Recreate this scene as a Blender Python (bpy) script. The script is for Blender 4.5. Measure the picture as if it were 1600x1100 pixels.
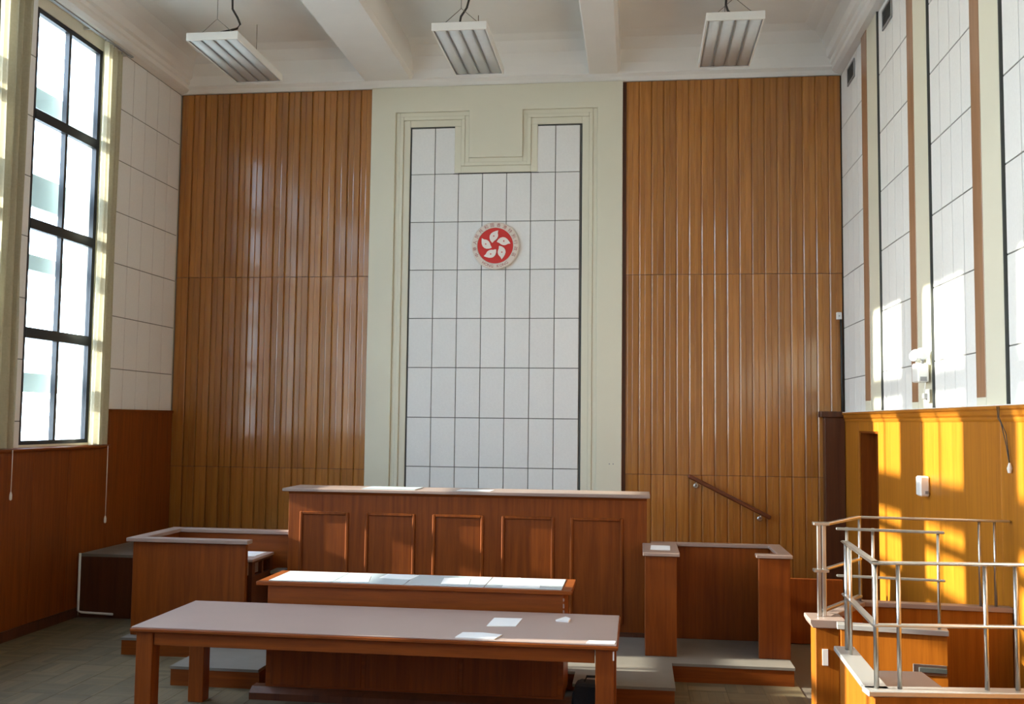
import bpy, bmesh, math, random
from mathutils import Vector, Matrix

# ------------------------------------------------------------------ clear
for o in list(bpy.data.objects):
    bpy.data.objects.remove(o, do_unlink=True)
S = bpy.context.scene
COL = S.collection
H = 2.12            # eye height; everything below is written with the eye level at z = 0 and lifted at the end

# ------------------------------------------------------------------ camera
F_PX, YAW, PITCH, ROLL = 1561.22, -0.1247, 0.0686, 0.0114
cy, sy, cp, sp = math.cos(YAW), math.sin(YAW), math.cos(PITCH), math.sin(PITCH)
fw = Vector((sy*cp, cy*cp, sp)); rt = Vector((cy, -sy, 0)); up = rt.cross(fw)
r2 = rt*math.cos(ROLL) + up*math.sin(ROLL); u2 = -rt*math.sin(ROLL) + up*math.cos(ROLL)
cam_d = bpy.data.cameras.new('camera'); cam = bpy.data.objects.new('camera', cam_d); COL.objects.link(cam)
cam_d.sensor_fit = 'HORIZONTAL'; cam_d.sensor_width = 36.0; cam_d.lens = F_PX/1600*36.0
cam_d.clip_start = 0.05; cam_d.clip_end = 300
cam.matrix_world = Matrix(((r2.x, u2.x, -fw.x, 0), (r2.y, u2.y, -fw.y, 0), (r2.z, u2.z, -fw.z, 0), (0, 0, 0, 1)))
S.camera = cam

# ------------------------------------------------------------------ world, sun, exposure
SUN_DIR = Vector((8.32, 0.53, -2.85)).normalized()
SUN_STRENGTH = 18.0
SKY_STRENGTH = 2.05
EXPOSURE = 0.35
W = bpy.data.worlds.new('world'); S.world = W; W.use_nodes = True
nt = W.node_tree; nt.nodes.clear()
out = nt.nodes.new('ShaderNodeOutputWorld'); bg = nt.nodes.new('ShaderNodeBackground')
sky = nt.nodes.new('ShaderNodeTexSky'); sky.sky_type = 'NISHITA'; sky.sun_disc = False
sky.sun_elevation = math.asin(-SUN_DIR.z); sky.sun_rotation = math.atan2(-SUN_DIR.x, -SUN_DIR.y)
sky.air_density = 1.0; sky.dust_density = 1.0; sky.ozone_density = 3.0
bg.inputs['Strength'].default_value = SKY_STRENGTH
# a thin bright overcast veil over the clear sky
veil = nt.nodes.new('ShaderNodeMix'); veil.data_type = 'RGBA'; veil.blend_type = 'MIX'; veil.inputs[0].default_value = 0.72
veil.inputs[7].default_value = (4.15, 5.05, 6.35, 1)
nt.links.new(sky.outputs[0], veil.inputs[6]); nt.links.new(veil.outputs[2], bg.inputs['Color']); nt.links.new(bg.outputs[0], out.inputs['Surface'])
sd = bpy.data.lights.new('sun', 'SUN'); sd.energy = SUN_STRENGTH; sd.angle = math.radians(0.7); sd.color = (1.0, 0.92, 0.76)
sun = bpy.data.objects.new('sun', sd); COL.objects.link(sun)
sun.rotation_mode = 'QUATERNION'; sun.rotation_quaternion = SUN_DIR.to_track_quat('-Z', 'Y')
sun.location = (-30, -2, 14)
S.view_settings.view_transform = 'Standard'; S.view_settings.look = 'None'
S.view_settings.gamma = 1.0; S.view_settings.exposure = EXPOSURE; S.view_settings.use_curve_mapping = False
cc = S.cycles
cc.max_bounces = 10; cc.diffuse_bounces = 6; cc.glossy_bounces = 4; cc.transmission_bounces = 4; cc.transparent_max_bounces = 12
cc.sample_clamp_indirect = 6.0; cc.caustics_reflective = False; cc.caustics_refractive = False
cc.use_denoising = True

# ------------------------------------------------------------------ materials
def newmat(name):
    m = bpy.data.materials.new(name); m.use_nodes = True
    n = m.node_tree.nodes; b = n.get('Principled BSDF')
    return m, n, m.node_tree.links, b

def plain(name, col, rough=0.6, var=0.06, scale=6.0, bump=0.0, bscale=60.0, metal=0.0, spec=0.5, rnd=0.0):
    m, n, L, b = newmat(name)
    tc = n.new('ShaderNodeTexCoord'); no = n.new('ShaderNodeTexNoise'); no.inputs['Scale'].default_value = scale
    no.inputs['Detail'].default_value = 4
    L.new(tc.outputs['Object'], no.inputs['Vector'])
    mx = n.new('ShaderNodeMix'); mx.data_type = 'RGBA'
    mx.inputs[6].default_value = (*[max(0, c*(1-var)) for c in col], 1); mx.inputs[7].default_value = (*[min(1, c*(1+var)) for c in col], 1)
    L.new(no.outputs['Fac'], mx.inputs[0])
    src = mx.outputs[2]
    if rnd:
        oi = n.new('ShaderNodeObjectInfo'); mr = n.new('ShaderNodeMapRange')
        mr.inputs['To Min'].default_value = 1-rnd; mr.inputs['To Max'].default_value = 1+rnd
        L.new(oi.outputs['Random'], mr.inputs['Value'])
        hs = n.new('ShaderNodeHueSaturation'); L.new(mr.outputs[0], hs.inputs['Value']); L.new(src, hs.inputs['Color']); src = hs.outputs[0]
    L.new(src, b.inputs['Base Color'])
    b.inputs['Roughness'].default_value = rough; b.inputs['Metallic'].default_value = metal
    b.inputs['Specular IOR Level'].default_value = spec
    if bump:
        n2 = n.new('ShaderNodeTexNoise'); n2.inputs['Scale'].default_value = bscale; n2.inputs['Detail'].default_value = 3
        L.new(tc.outputs['Object'], n2.inputs['Vector'])
        bp = n.new('ShaderNodeBump'); bp.inputs['Strength'].default_value = bump; bp.inputs['Distance'].default_value = 0.01
        L.new(n2.outputs['Fac'], bp.inputs['Height']); L.new(bp.outputs[0], b.inputs['Normal'])
    return m

def wood(name, c1, c2, axis='Z', rough=0.35, rnd=0.12, fine=1.0, coat=0.0, spec=0.5, bump=0.08):
    m, n, L, b = newmat(name)
    tc = n.new('ShaderNodeTexCoord'); mp = n.new('ShaderNodeMapping')
    sc = {'X': (0.7, 16, 16), 'Y': (16, 0.7, 16), 'Z': (16, 16, 0.7)}[axis]
    mp.inputs['Scale'].default_value = [s*fine for s in sc]
    oi = n.new('ShaderNodeObjectInfo'); ad = n.new('ShaderNodeVectorMath'); ad.operation = 'ADD'
    ml = n.new('ShaderNodeMath'); ml.operation = 'MULTIPLY'; ml.inputs[1].default_value = 37.0
    L.new(oi.outputs['Random'], ml.inputs[0])
    L.new(tc.outputs['Object'], ad.inputs[0]); L.new(ml.outputs[0], ad.inputs[1]); L.new(ad.outputs[0], mp.inputs['Vector'])
    a = n.new('ShaderNodeTexNoise'); a.inputs['Scale'].default_value = 1.0; a.inputs['Detail'].default_value = 5; a.inputs['Distortion'].default_value = 0.6
    L.new(mp.outputs[0], a.inputs['Vector'])
    f = n.new('ShaderNodeTexNoise'); f.inputs['Scale'].default_value = 6.0; f.inputs['Detail'].default_value = 2
    L.new(mp.outputs[0], f.inputs['Vector'])
    av = n.new('ShaderNodeMath'); av.operation = 'MULTIPLY_ADD'; av.inputs[1].default_value = 0.35
    L.new(f.outputs['Fac'], av.inputs[0]); L.new(a.outputs['Fac'], av.inputs[2])
    rp = n.new('ShaderNodeValToRGB')
    rp.color_ramp.elements[0].position = 0.45; rp.color_ramp.elements[0].color = (*c2, 1)
    rp.color_ramp.elements[1].position = 0.88; rp.color_ramp.elements[1].color = (*c1, 1)
    L.new(av.outputs[0], rp.inputs['Fac'])
    mr = n.new('ShaderNodeMapRange'); mr.inputs['To Min'].default_value = 1-rnd; mr.inputs['To Max'].default_value = 1+rnd
    L.new(oi.outputs['Random'], mr.inputs['Value'])
    hs = n.new('ShaderNodeHueSaturation'); L.new(mr.outputs[0], hs.inputs['Value']); L.new(rp.outputs[0], hs.inputs['Color'])
    L.new(hs.outputs[0], b.inputs['Base Color'])
    b.inputs['Roughness'].default_value = rough; b.inputs['Specular IOR Level'].default_value = spec
    if coat:
        b.inputs['Coat Weight'].default_value = coat; b.inputs['Coat Roughness'].default_value = 0.12
    if bump:
        bp = n.new('ShaderNodeBump'); bp.inputs['Strength'].default_value = bump; bp.inputs['Distance'].default_value = 0.004
        L.new(av.outputs[0], bp.inputs['Height']); L.new(bp.outputs[0], b.inputs['Normal'])
    return m

def parquet(name):
    # one square of strip parquet: five strips along local X
    m, n, L, b = newmat(name)
    tc = n.new('ShaderNodeTexCoord'); sx = n.new('ShaderNodeSeparateXYZ'); L.new(tc.outputs['Object'], sx.inputs[0])
    m1 = n.new('ShaderNodeMath'); m1.operation = 'MULTIPLY'; m1.inputs[1].default_value = 5/0.3; L.new(sx.outputs['Y'], m1.inputs[0])
    fl = n.new('ShaderNodeMath'); fl.operation = 'FLOOR'; L.new(m1.outputs[0], fl.inputs[0])
    oi = n.new('ShaderNodeObjectInfo')
    ad = n.new('ShaderNodeMath'); ad.operation = 'MULTIPLY_ADD'; ad.inputs[1].default_value = 91.0
    L.new(oi.outputs['Random'], ad.inputs[0]); L.new(fl.outputs[0], ad.inputs[2])
    wn = n.new('ShaderNodeTexWhiteNoise'); wn.noise_dimensions = '1D'; L.new(ad.outputs[0], wn.inputs['W'])
    rp = n.new('ShaderNodeValToRGB'); rp.color_ramp.elements[0].color = (0.075, 0.058, 0.030, 1); rp.color_ramp.elements[1].color = (0.17, 0.125, 0.065, 1)
    L.new(wn.outputs['Value'], rp.inputs['Fac'])
    fr = n.new('ShaderNodeMath'); fr.operation = 'FRACT'; L.new(m1.outputs[0], fr.inputs[0])
    gt = n.new('ShaderNodeMath'); gt.operation = 'LESS_THAN'; gt.inputs[1].default_value = 0.05; L.new(fr.outputs[0], gt.inputs[0])
    mx = n.new('ShaderNodeMix'); mx.data_type = 'RGBA'; mx.inputs[7].default_value = (0.05, 0.04, 0.03, 1)
    L.new(gt.outputs[0], mx.inputs[0]); L.new(rp.outputs[0], mx.inputs[6])
    ns = n.new('ShaderNodeTexNoise'); ns.inputs['Scale'].default_value = 9; ns.inputs['Detail'].default_value = 6; L.new(tc.outputs['Object'], ns.inputs['Vector'])
    m2 = n.new('ShaderNodeMix'); m2.data_type = 'RGBA'; m2.inputs[7].default_value = (0.185, 0.155, 0.10, 1)
    ms = n.new('ShaderNodeMath'); ms.operation = 'MULTIPLY'; ms.inputs[1].default_value = 0.55; L.new(ns.outputs['Fac'], ms.inputs[0])
    L.new(ms.outputs[0], m2.inputs[0]); L.new(mx.outputs[2], m2.inputs[6]); L.new(m2.outputs[2], b.inputs['Base Color'])
    b.inputs['Roughness'].default_value = 0.55; b.inputs['Specular IOR Level'].default_value = 0.22
    return m

M = {}
M['plank'] = wood('varnished_plank', (0.43, 0.178, 0.034), (0.29, 0.104, 0.016), 'Z', rough=0.30, rnd=0.12, spec=0.4, coat=0.8)
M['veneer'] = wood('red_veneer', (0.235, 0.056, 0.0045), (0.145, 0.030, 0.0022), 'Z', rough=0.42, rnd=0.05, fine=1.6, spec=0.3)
M['veneer_x'] = wood('red_veneer_lengthways', (0.245, 0.059, 0.005), (0.155, 0.033, 0.0025), 'X', rough=0.42, rnd=0.05, fine=1.6, spec=0.3)
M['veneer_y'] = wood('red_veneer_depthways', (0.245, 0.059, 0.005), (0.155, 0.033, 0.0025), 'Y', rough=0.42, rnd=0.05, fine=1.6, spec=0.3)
M['dado'] = wood('sunlit_dado_veneer', (0.47, 0.175, 0.014), (0.35, 0.118, 0.008), 'Z', rough=0.38, rnd=0.04, fine=1.8, spec=0.3)  # red veneer lightened and yellowed: window light put into the colour
M['dado_y'] = wood('sunlit_dado_rail_wood', (0.45, 0.165, 0.014), (0.33, 0.11, 0.008), 'Y', rough=0.38, rnd=0.04, fine=1.8, spec=0.3)  # same light-tinted wood, grain along the wall
M['dock'] = wood('dock_veneer', (0.36, 0.108, 0.008), (0.24, 0.066, 0.004), 'Z', rough=0.4, rnd=0.04, fine=1.6, spec=0.3)
M['dark_wood'] = wood('dark_stained_wood', (0.11, 0.032, 0.010), (0.06, 0.017, 0.006), 'Z', rough=0.4, rnd=0.04)
M['rail_wood'] = wood('handrail_wood', (0.17, 0.045, 0.014), (0.1, 0.026, 0.008), 'X', rough=0.35, rnd=0.0)
M['strip_wood'] = wood('pilaster_strip_wood', (0.40, 0.225, 0.125), (0.27, 0.145, 0.075), 'Z', rough=0.28, rnd=0.04)
M['laminate'] = plain('pinkish_laminate_top', (0.40, 0.30, 0.265), rough=0.36, var=0.08, scale=3.0)
M['cap'] = plain('worn_cap_laminate', (0.31, 0.225, 0.19), rough=0.34, var=0.1, scale=5.0)
M['tile'] = plain('acoustic_tile', (0.78, 0.78, 0.76), rough=0.8, var=0.05, scale=45.0, bump=0.25, bscale=160.0, rnd=0.02)
M['tile_gap'] = plain('tile_joint', (0.20, 0.20, 0.19), rough=0.9)
M['cream'] = plain('cream_paint', (0.70, 0.675, 0.545), rough=0.65, var=0.04, scale=2.0)
M['plaster'] = plain('ceiling_plaster', (0.80, 0.785, 0.75), rough=0.85, var=0.06, scale=2.2, bump=0.05, bscale=25)
M['wall'] = plain('rear_wall_paint', (0.62, 0.60, 0.55), rough=0.8)
M['floor'] = plain('floor_screed', (0.12, 0.10, 0.075), rough=0.7)
M['parquet'] = parquet('strip_parquet')
M['lino'] = plain('grey_platform_covering', (0.18, 0.163, 0.14), rough=0.55, var=0.22, scale=5.0)
M['black_metal'] = plain('black_window_steel', (0.012, 0.014, 0.018), rough=0.4)
M['dark_trim'] = plain('dark_edge_trim', (0.05, 0.055, 0.05), rough=0.5)
M['steel'] = plain('brushed_steel', (0.62, 0.60, 0.57), rough=0.3, var=0.03, scale=30, metal=1.0)
M['grey_metal'] = plain('painted_steel_plate', (0.55, 0.54, 0.52), rough=0.35, var=0.04, metal=0.6)
M['white_enamel'] = plain('white_enamel', (0.82, 0.81, 0.77), rough=0.4, var=0.02)
M['diffuser'] = plain('prismatic_diffuser', (0.70, 0.73, 0.74), rough=0.35, var=0.06, scale=14, bump=0.35, bscale=140)
M['white_plastic'] = plain('white_plastic', (0.8, 0.8, 0.77), rough=0.4, var=0.02)
M['grey_plastic'] = plain('grey_plastic', (0.3, 0.3, 0.3), rough=0.5)
M['cable'] = plain('dark_cable', (0.03, 0.028, 0.024), rough=0.5)
M['wire'] = plain('thin_wire', (0.25, 0.23, 0.2), rough=0.4, metal=0.8)
M['paper'] = plain('white_paper', (0.78, 0.79, 0.80), rough=0.8, var=0.02)
M['blotter'] = plain('pale_blue_writing_sheet', (0.55, 0.63, 0.66), rough=0.25, var=0.05, scale=4)
M['red'] = plain('red_enamel', (0.62, 0.025, 0.018), rough=0.4, var=0.04)
M['ring'] = plain('cream_enamel', (0.74, 0.66, 0.58), rough=0.4, var=0.04)
M['petal'] = plain('white_enamel_petal', (0.86, 0.80, 0.74), rough=0.4, var=0.03)
M['letter'] = plain('dark_red_lettering', (0.33, 0.05, 0.04), rough=0.5)
M['bag'] = plain('black_fabric', (0.012, 0.012, 0.016), rough=0.8, bump=0.2)
M['louvre'] = plain('dark_louvre', (0.07, 0.075, 0.07), rough=0.5)
M['concrete'] = plain('sky_tinted_concrete', (0.47, 0.62, 0.70), rough=0.9, var=0.08)  # pale concrete with blue sky light put into its colour
M['render'] = plain('painted_render', (0.62, 0.70, 0.72), rough=0.9, var=0.04)
M['ground'] = plain('yard_paving', (0.42, 0.41, 0.38), rough=0.9, var=0.1, scale=0.6)
M['lens'] = plain('clear_lamp_lens', (0.36, 0.38, 0.40), rough=0.1)

def mat_glass():
    m = bpy.data.materials.new('window_glass'); m.use_nodes = True; n = m.node_tree.nodes; L = m.node_tree.links; n.clear()
    o = n.new('ShaderNodeOutputMaterial'); t = n.new('ShaderNodeBsdfTransparent'); g = n.new('ShaderNodeBsdfGlossy')
    t.inputs[0].default_value = (0.95, 0.98, 0.985, 1); g.inputs['Roughness'].default_value = 0.02
    lw = n.new('ShaderNodeLayerWeight'); lw.inputs[0].default_value = 0.5
    pw = n.new('ShaderNodeMath'); pw.operation = 'POWER'; pw.inputs[1].default_value = 5.0
    ma = n.new('ShaderNodeMath'); ma.operation = 'MULTIPLY_ADD'; ma.inputs[1].default_value = 0.6; ma.inputs[2].default_value = 0.03
    mx = n.new('ShaderNodeMixShader'); L.new(lw.outputs['Facing'], pw.inputs[0]); L.new(pw.outputs[0], ma.inputs[0])
    L.new(ma.outputs[0], mx.inputs[0]); L.new(t.outputs[0], mx.inputs[1]); L.new(g.outputs[0], mx.inputs[2]); L.new(mx.outputs[0], o.inputs[0])
    return m
M['glass'] = mat_glass()

def mat_curtain():
    m = bpy.data.materials.new('cream_curtain_cloth'); m.use_nodes = True; n = m.node_tree.nodes; L = m.node_tree.links; n.clear()
    o = n.new('ShaderNodeOutputMaterial'); d = n.new('ShaderNodeBsdfDiffuse'); t = n.new('ShaderNodeBsdfTranslucent')
    tc = n.new('ShaderNodeTexCoord'); no = n.new('ShaderNodeTexNoise'); no.inputs['Scale'].default_value = 40
    rp = n.new('ShaderNodeValToRGB'); rp.color_ramp.elements[0].color = (0.47, 0.43, 0.31, 1); rp.color_ramp.elements[1].color = (0.57, 0.53, 0.40, 1)
    L.new(tc.outputs['Object'], no.inputs['Vector']); L.new(no.outputs['Fac'], rp.inputs['Fac'])
    L.new(rp.outputs[0], d.inputs[0]); L.new(rp.outputs[0], t.inputs[0])
    mx = n.new('ShaderNodeMixShader'); mx.inputs[0].default_value = 0.35
    L.new(d.outputs[0], mx.inputs[1]); L.new(t.outputs[0], mx.inputs[2]); L.new(mx.outputs[0], o.inputs[0])
    return m
M['curtain'] = mat_curtain()

# ------------------------------------------------------------------ geometry helpers
class MB:
    def __init__(s): s.v = []; s.f = []; s.sm = []
    def add(s, vs, fs, smooth=False):
        b = len(s.v); s.v += [tuple(x) for x in vs]; s.f += [[b+i for i in f] for f in fs]; s.sm += [smooth]*len(fs); return s
    def box(s, x0, x1, y0, y1, z0, z1):
        vs = [(x, y, z) for z in (z0, z1) for y in (y0, y1) for x in (x0, x1)]
        return s.add(vs, [(0, 2, 3, 1), (4, 5, 7, 6), (0, 1, 5, 4), (2, 6, 7, 3), (0, 4, 6, 2), (1, 3, 7, 5)])
    def prism(s, poly, axis, lo, hi, smooth=False):
        # poly of 2D points; axis 'X': (y,z), 'Y': (x,z), 'Z': (x,y)
        def P(p, t): return {'X': (t, p[0], p[1]), 'Y': (p[0], t, p[1]), 'Z': (p[0], p[1], t)}[axis]
        n = len(poly); vs = [P(p, lo) for p in poly] + [P(p, hi) for p in poly]
        s.add(vs, [list(range(n))[::-1], [n+i for i in range(n)]])
        b = len(s.v) - 2*n
        for i in range(n):
            j = (i+1) % n; s.f.append([b+i, b+j, b+n+j, b+n+i]); s.sm.append(smooth)
        return s
    def tube(s, pts, r, seg=8, caps=True):
        pts = [Vector(p) for p in pts]; n = len(pts); rings = []
        for i, p in enumerate(pts):
            d = (pts[min(i+1, n-1)] - pts[max(i-1, 0)]).normalized()
            a = Vector((0, 0, 1)) if abs(d.z) < 0.9 else Vector((1, 0, 0))
            u = d.cross(a).normalized(); w = d.cross(u).normalized()
            rings.append([p + (u*math.cos(2*math.pi*k/seg) + w*math.sin(2*math.pi*k/seg))*r for k in range(seg)])
        vs = [q for rg in rings for q in rg]; fs = []
        for i in range(n-1):
            for k in range(seg):
                k2 = (k+1) % seg; fs.append((i*seg+k, i*seg+k2, (i+1)*seg+k2, (i+1)*seg+k))
        s.add(vs, fs, True)
        if caps:
            b = len(s.v) - len(vs)
            s.f.append([b+k for k in range(seg)][::-1]); s.sm.append(False)
            s.f.append([b+(n-1)*seg+k for k in range(seg)]); s.sm.append(False)
        return s
    def bar(s, p, q, w, h):
        # rectangular bar from p to q: w sideways, h upwards
        p, q = Vector(p), Vector(q); d = (q-p).normalized()
        a = Vector((0, 0, 1)) if abs(d.z) < 0.9 else Vector((0, 1, 0))
        u = d.cross(a).normalized()*w/2; v = u.cross(d).normalized()*h/2
        vs = [c + i*u + j*v for c in (p, q) for i, j in ((-1, -1), (1, -1), (1, 1), (-1, 1))]
        return s.add(vs, [(3, 2, 1, 0), (4, 5, 6, 7), (0, 1, 5, 4), (1, 2, 6, 5), (2, 3, 7, 6), (3, 0, 4, 7)])
    def lathe(s, prof, c, axis='Z', seg=20):
        # prof: (radius, height) list
        c = Vector(c); vs = []; fs = []
        for r, h in prof:
            for k in range(seg):
                a = 2*math.pi*k/seg; x, y = r*math.cos(a), r*math.sin(a)
                vs.append(c + {'Z': Vector((x, y, h)), 'Y': Vector((x, h, y)), 'X': Vector((h, x, y))}[axis])
        for i in range(len(prof)-1):
            for k in range(seg):
                k2 = (k+1) % seg; fs.append((i*seg+k, i*seg+k2, (i+1)*seg+k2, (i+1)*seg+k))
        fs.append(list(range(seg))); fs.append([(len(prof)-1)*seg+k for k in range(seg)])
        return s.add(vs, fs, False)

def origin_of(p):
    v = Vector((0, 0, 0))
    while p is not None: v += p.location; p = p.parent
    return v

def mesh(mb, name, base, bev=0.0, mat=None):
    me = bpy.data.meshes.new(name)
    me.from_pydata([tuple(Vector(v)-base) for v in mb.v], [], mb.f)
    me.polygons.foreach_set('use_smooth', mb.sm)
    bm = bmesh.new(); bm.from_mesh(me)
    bmesh.ops.recalc_face_normals(bm, faces=bm.faces)
    if bev:
        ed = [e for e in bm.edges if len(e.link_faces) == 2 and e.calc_face_angle(0) > 0.5 and e.calc_length() > bev*2.5]
        bmesh.ops.bevel(bm, geom=ed, offset=bev, segments=1, profile=0.7, affect='EDGES', clamp_overlap=True)
    bm.to_mesh(me); bm.free()
    if mat is not None: me.materials.append(M[mat] if isinstance(mat, str) else mat)
    return me

def obj(name, mb, mat, parent=None, bev=0.0, base=None):
    b = origin_of(parent) if parent else Vector(base if base else (0, 0, 0))
    o = bpy.data.objects.new(name, mesh(mb, name, b, bev, mat)); COL.objects.link(o)
    if parent: o.parent = parent
    else: o.location = b
    return o

def tag(o, label=None, cat=None, group=None, kind=None):
    if label: o['label'] = label
    if cat: o['category'] = cat
    if group: o['group'] = group
    if kind: o['kind'] = kind
    return o

def thing(name, label, cat, base, group=None):
    o = bpy.data.objects.new(name, None); COL.objects.link(o); o.location = base; o.empty_display_size = 0.1
    return tag(o, label, cat, group)

def struct(name, mb=None, mat=None, label=None, base=(0, 0, 0), cat=None, bev=0.0):
    if mb is None:
        o = bpy.data.objects.new(name, None); COL.objects.link(o); o.location = base; o.empty_display_size = 0.1
    else: o = obj(name, mb, mat, None, bev, base)
    o['kind'] = 'structure'
    if label: o['label'] = label
    if cat: o['category'] = cat
    return o

def share(name, me, parent, loc, rz=0.0):
    # another piece using an existing mesh; loc is world
    o = bpy.data.objects.new(name, me); COL.objects.link(o); o.parent = parent
    o.location = Vector(loc) - origin_of(parent); o.rotation_euler = (0, 0, rz); return o

def copy_tree(o, parent=None):
    c = o.copy(); COL.objects.link(c)
    if parent: c.parent = parent
    for ch in [x for x in o.children]: copy_tree(ch, c)
    return c

# ------------------------------------------------------------------ room dimensions (eye level = 0)
XL, XR, YB, YF = -5.9, 2.42, 12.137, -3.4
ZF, ZC = -H, 4.66
ZP = -1.97          # low platform top
ZD = -1.456         # dais top
TZ = 4.19           # top of wall panelling

# ---- floor with parquet squares
floor = struct('floor', MB().box(XL-0.15, XR+0.3, YF-0.1, YB+0.1, ZF-0.2, ZF-0.006), 'floor', 'dusty strip parquet floor of the courtroom', cat='floor')
sq = mesh(MB().box(-0.149, 0.149, -0.149, 0.149, -0.006, 0), 'parquet_square', Vector((0, 0, 0)), 0.0015, 'parquet')
# local strips need positive coordinates only through floor(); fine for negatives too
k = 0
for i in range(24):
    for j in range(11):
        x = XL + 0.16 + i*0.3; y = 6.85 + j*0.3
        if x > 1.3 or (x > -3.3 and y > 8.0 and x < 0.1): continue
        share('parquet_square', sq, floor, (x, y, ZF), math.pi/2 if (i+j) % 2 else 0); k += 1

# ---- back wall
wb = struct('wall_back', MB().box(XL-0.15, XR+0.3, YB+0.03, YB+0.25, ZF, ZC), 'tile_gap', 'end wall with wooden planks either side of a white tiled niche', cat='wall')
PW = 0.1545
def plank_mesh(h, name):
    # profile in (x, y): front faces -y, rounded shoulders, a V groove in the middle
    pts = [(0.0004, 0.0), (0.0004, -0.0075), (0.0022, -0.0092), (0.0215, -0.0203), (0.0250, -0.0213)]
    c = PW/2
    pts.append((c, -0.0213)); pts.append((c+0.0003, -0.0175))
    for q in (30, 60, 90):
        r = math.radians(q); pts.append((c+0.0003+0.016*(1-math.cos(r)), -0.0175-0.0038*math.sin(r)))
    pts += [(PW-0.003, -0.0213), (PW-0.0004, -0.019), (PW-0.0004, 0.0)]
    mb = MB(); n = len(pts)
    vs = [(p[0], p[1], 0) for p in pts] + [(p[0], p[1], h) for p in pts]
    mb.add(vs, [list(range(n))[::-1], [n+i for i in range(n)]])
    for i in range(n):
        j = (i+1) % n; mb.f.append([i, j, n+j, n+i]); mb.sm.append(False)
    return mesh(mb, name, Vector((0, 0, 0)), 0, 'plank')
tiers = [(1.79, TZ-0.01), (-0.62, 1.784), (-1.44, -0.626)]
pm = [plank_mesh(b-a, 'plank') for a, b in tiers + [(-1.98, -0.626)]]
rng = random.Random(4)
for x0, n in ((XL+0.005, 16), (-0.135, 17)):
    w = (2.555 if x0 < -3 else 2.545)/n
    for i in range(n):
        for t, (a, b) in enumerate(tiers):
            low = t == 2 and x0 > -3
            o = share('plank', pm[3 if low else t], wb, (x0+i*w, YB+0.028, -1.98 if low else a))
            o.scale = (w/PW, 1, 1)
obj('plank_backing', MB().box(XL, -3.34, YB+0.027, YB+0.031, -1.5, TZ).box(-0.185, XR, YB+0.027, YB+0.031, -2.0, TZ), 'dark_wood', wb)
# cream surround of the niche: pilasters, head and hanging key block, one stepped frame
def frame_outline(l, r, top, kl, kr, kb):
    return [l, r, top, kl, kr, kb]
Yc = YB - 0.03       # front of the cream surround
sur = MB()
OL, OR, ITOP = -3.03, -0.49, 3.865
sur.prism([(-3.345, -1.44), (-3.345, TZ), (-0.18, TZ), (-0.18, -1.44), (OR, -1.44), (OR, ITOP), (-1.415, ITOP), (-1.415, 3.27), (-2.09, 3.27), (-2.09, ITOP), (OL, ITOP), (OL, -1.44)], 'Y', Yc, YB+0.02)
obj('cream_surround', sur, 'cream', wb, 0.006)
def niche_step(name, d, y0, y1):
    # a band d wide running inside the opening edge
    mb = MB()
    l, r, t, kl, kr, kb = OL, OR, ITOP, -2.09, -1.415, 3.27
    e0, e1 = d
    mb.box(l+e0, l+e1, y0, y1, -1.44, t-e0); mb.box(r-e1, r-e0, y0, y1, -1.44, t-e0)
    mb.box(l+e1, kl-e0, y0, y1, t-e1, t-e0); mb.box(kr+e0, r-e1, y0, y1, t-e1, t-e0)
    mb.box(kl-e1, kl-e0, y0, y1, kb-e1, t-e1); mb.box(kr+e0, kr+e1, y0, y1, kb-e1, t-e1)
    mb.box(kl-e0, kr+e0, y0, y1, kb-e1, kb-e0)
    return obj(name, mb, 'cream', wb, 0.004)
niche_step('niche_moulding', (0.0, 0.055), YB-0.005, YB+0.02)
niche_step('niche_moulding', (0.055, 0.10), YB-0.016, YB+0.02)
niche_step('niche_moulding', (0.10, 0.185), YB+0.002, YB+0.02)
niche_step('niche_edge', (0.185, 0.20), YB+0.012, YB+0.024).data.materials[0] = M['dark_trim']
# white tiles of the niche
tw, th, gp = 0.3035, 0.6052, 0.010
tmesh = {}
def tile(parent, x, y, z, w, h, axis, gap, d=0.014):
    key = (round(w, 3), round(h, 3), axis, gap)
    if key not in tmesh:
        a, b = gap/2, w-gap/2; c, e = gap/2, h-gap/2
        mb = MB().box(a, b, -d, 0.01, c, e) if axis == 'Y' else (MB().box(-d, 0.01, a, b, c, e) if axis == 'R' else MB().box(-0.01, d, a, b, c, e))
        tmesh[key] = mesh(mb, 'acoustic_tile', Vector((0, 0, 0)), 0.002, 'tile')
    return share('acoustic_tile', tmesh[key], parent, (x, y, z))
x0 = -2.8285
rows = [3.075, 2.4676, 1.863, 1.257, 0.645, 0.0286, -0.576, -1.18]
zt = 3.665
for r, zb in enumerate(rows):
    for c in range(7):
        if r == 0 and 2 <= c <= 4: continue
        w = tw if c else tw
        tile(wb, x0+c*tw, YB+0.025, zb, tw, zt-zb, 'Y', gp)
    zt = zb

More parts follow.
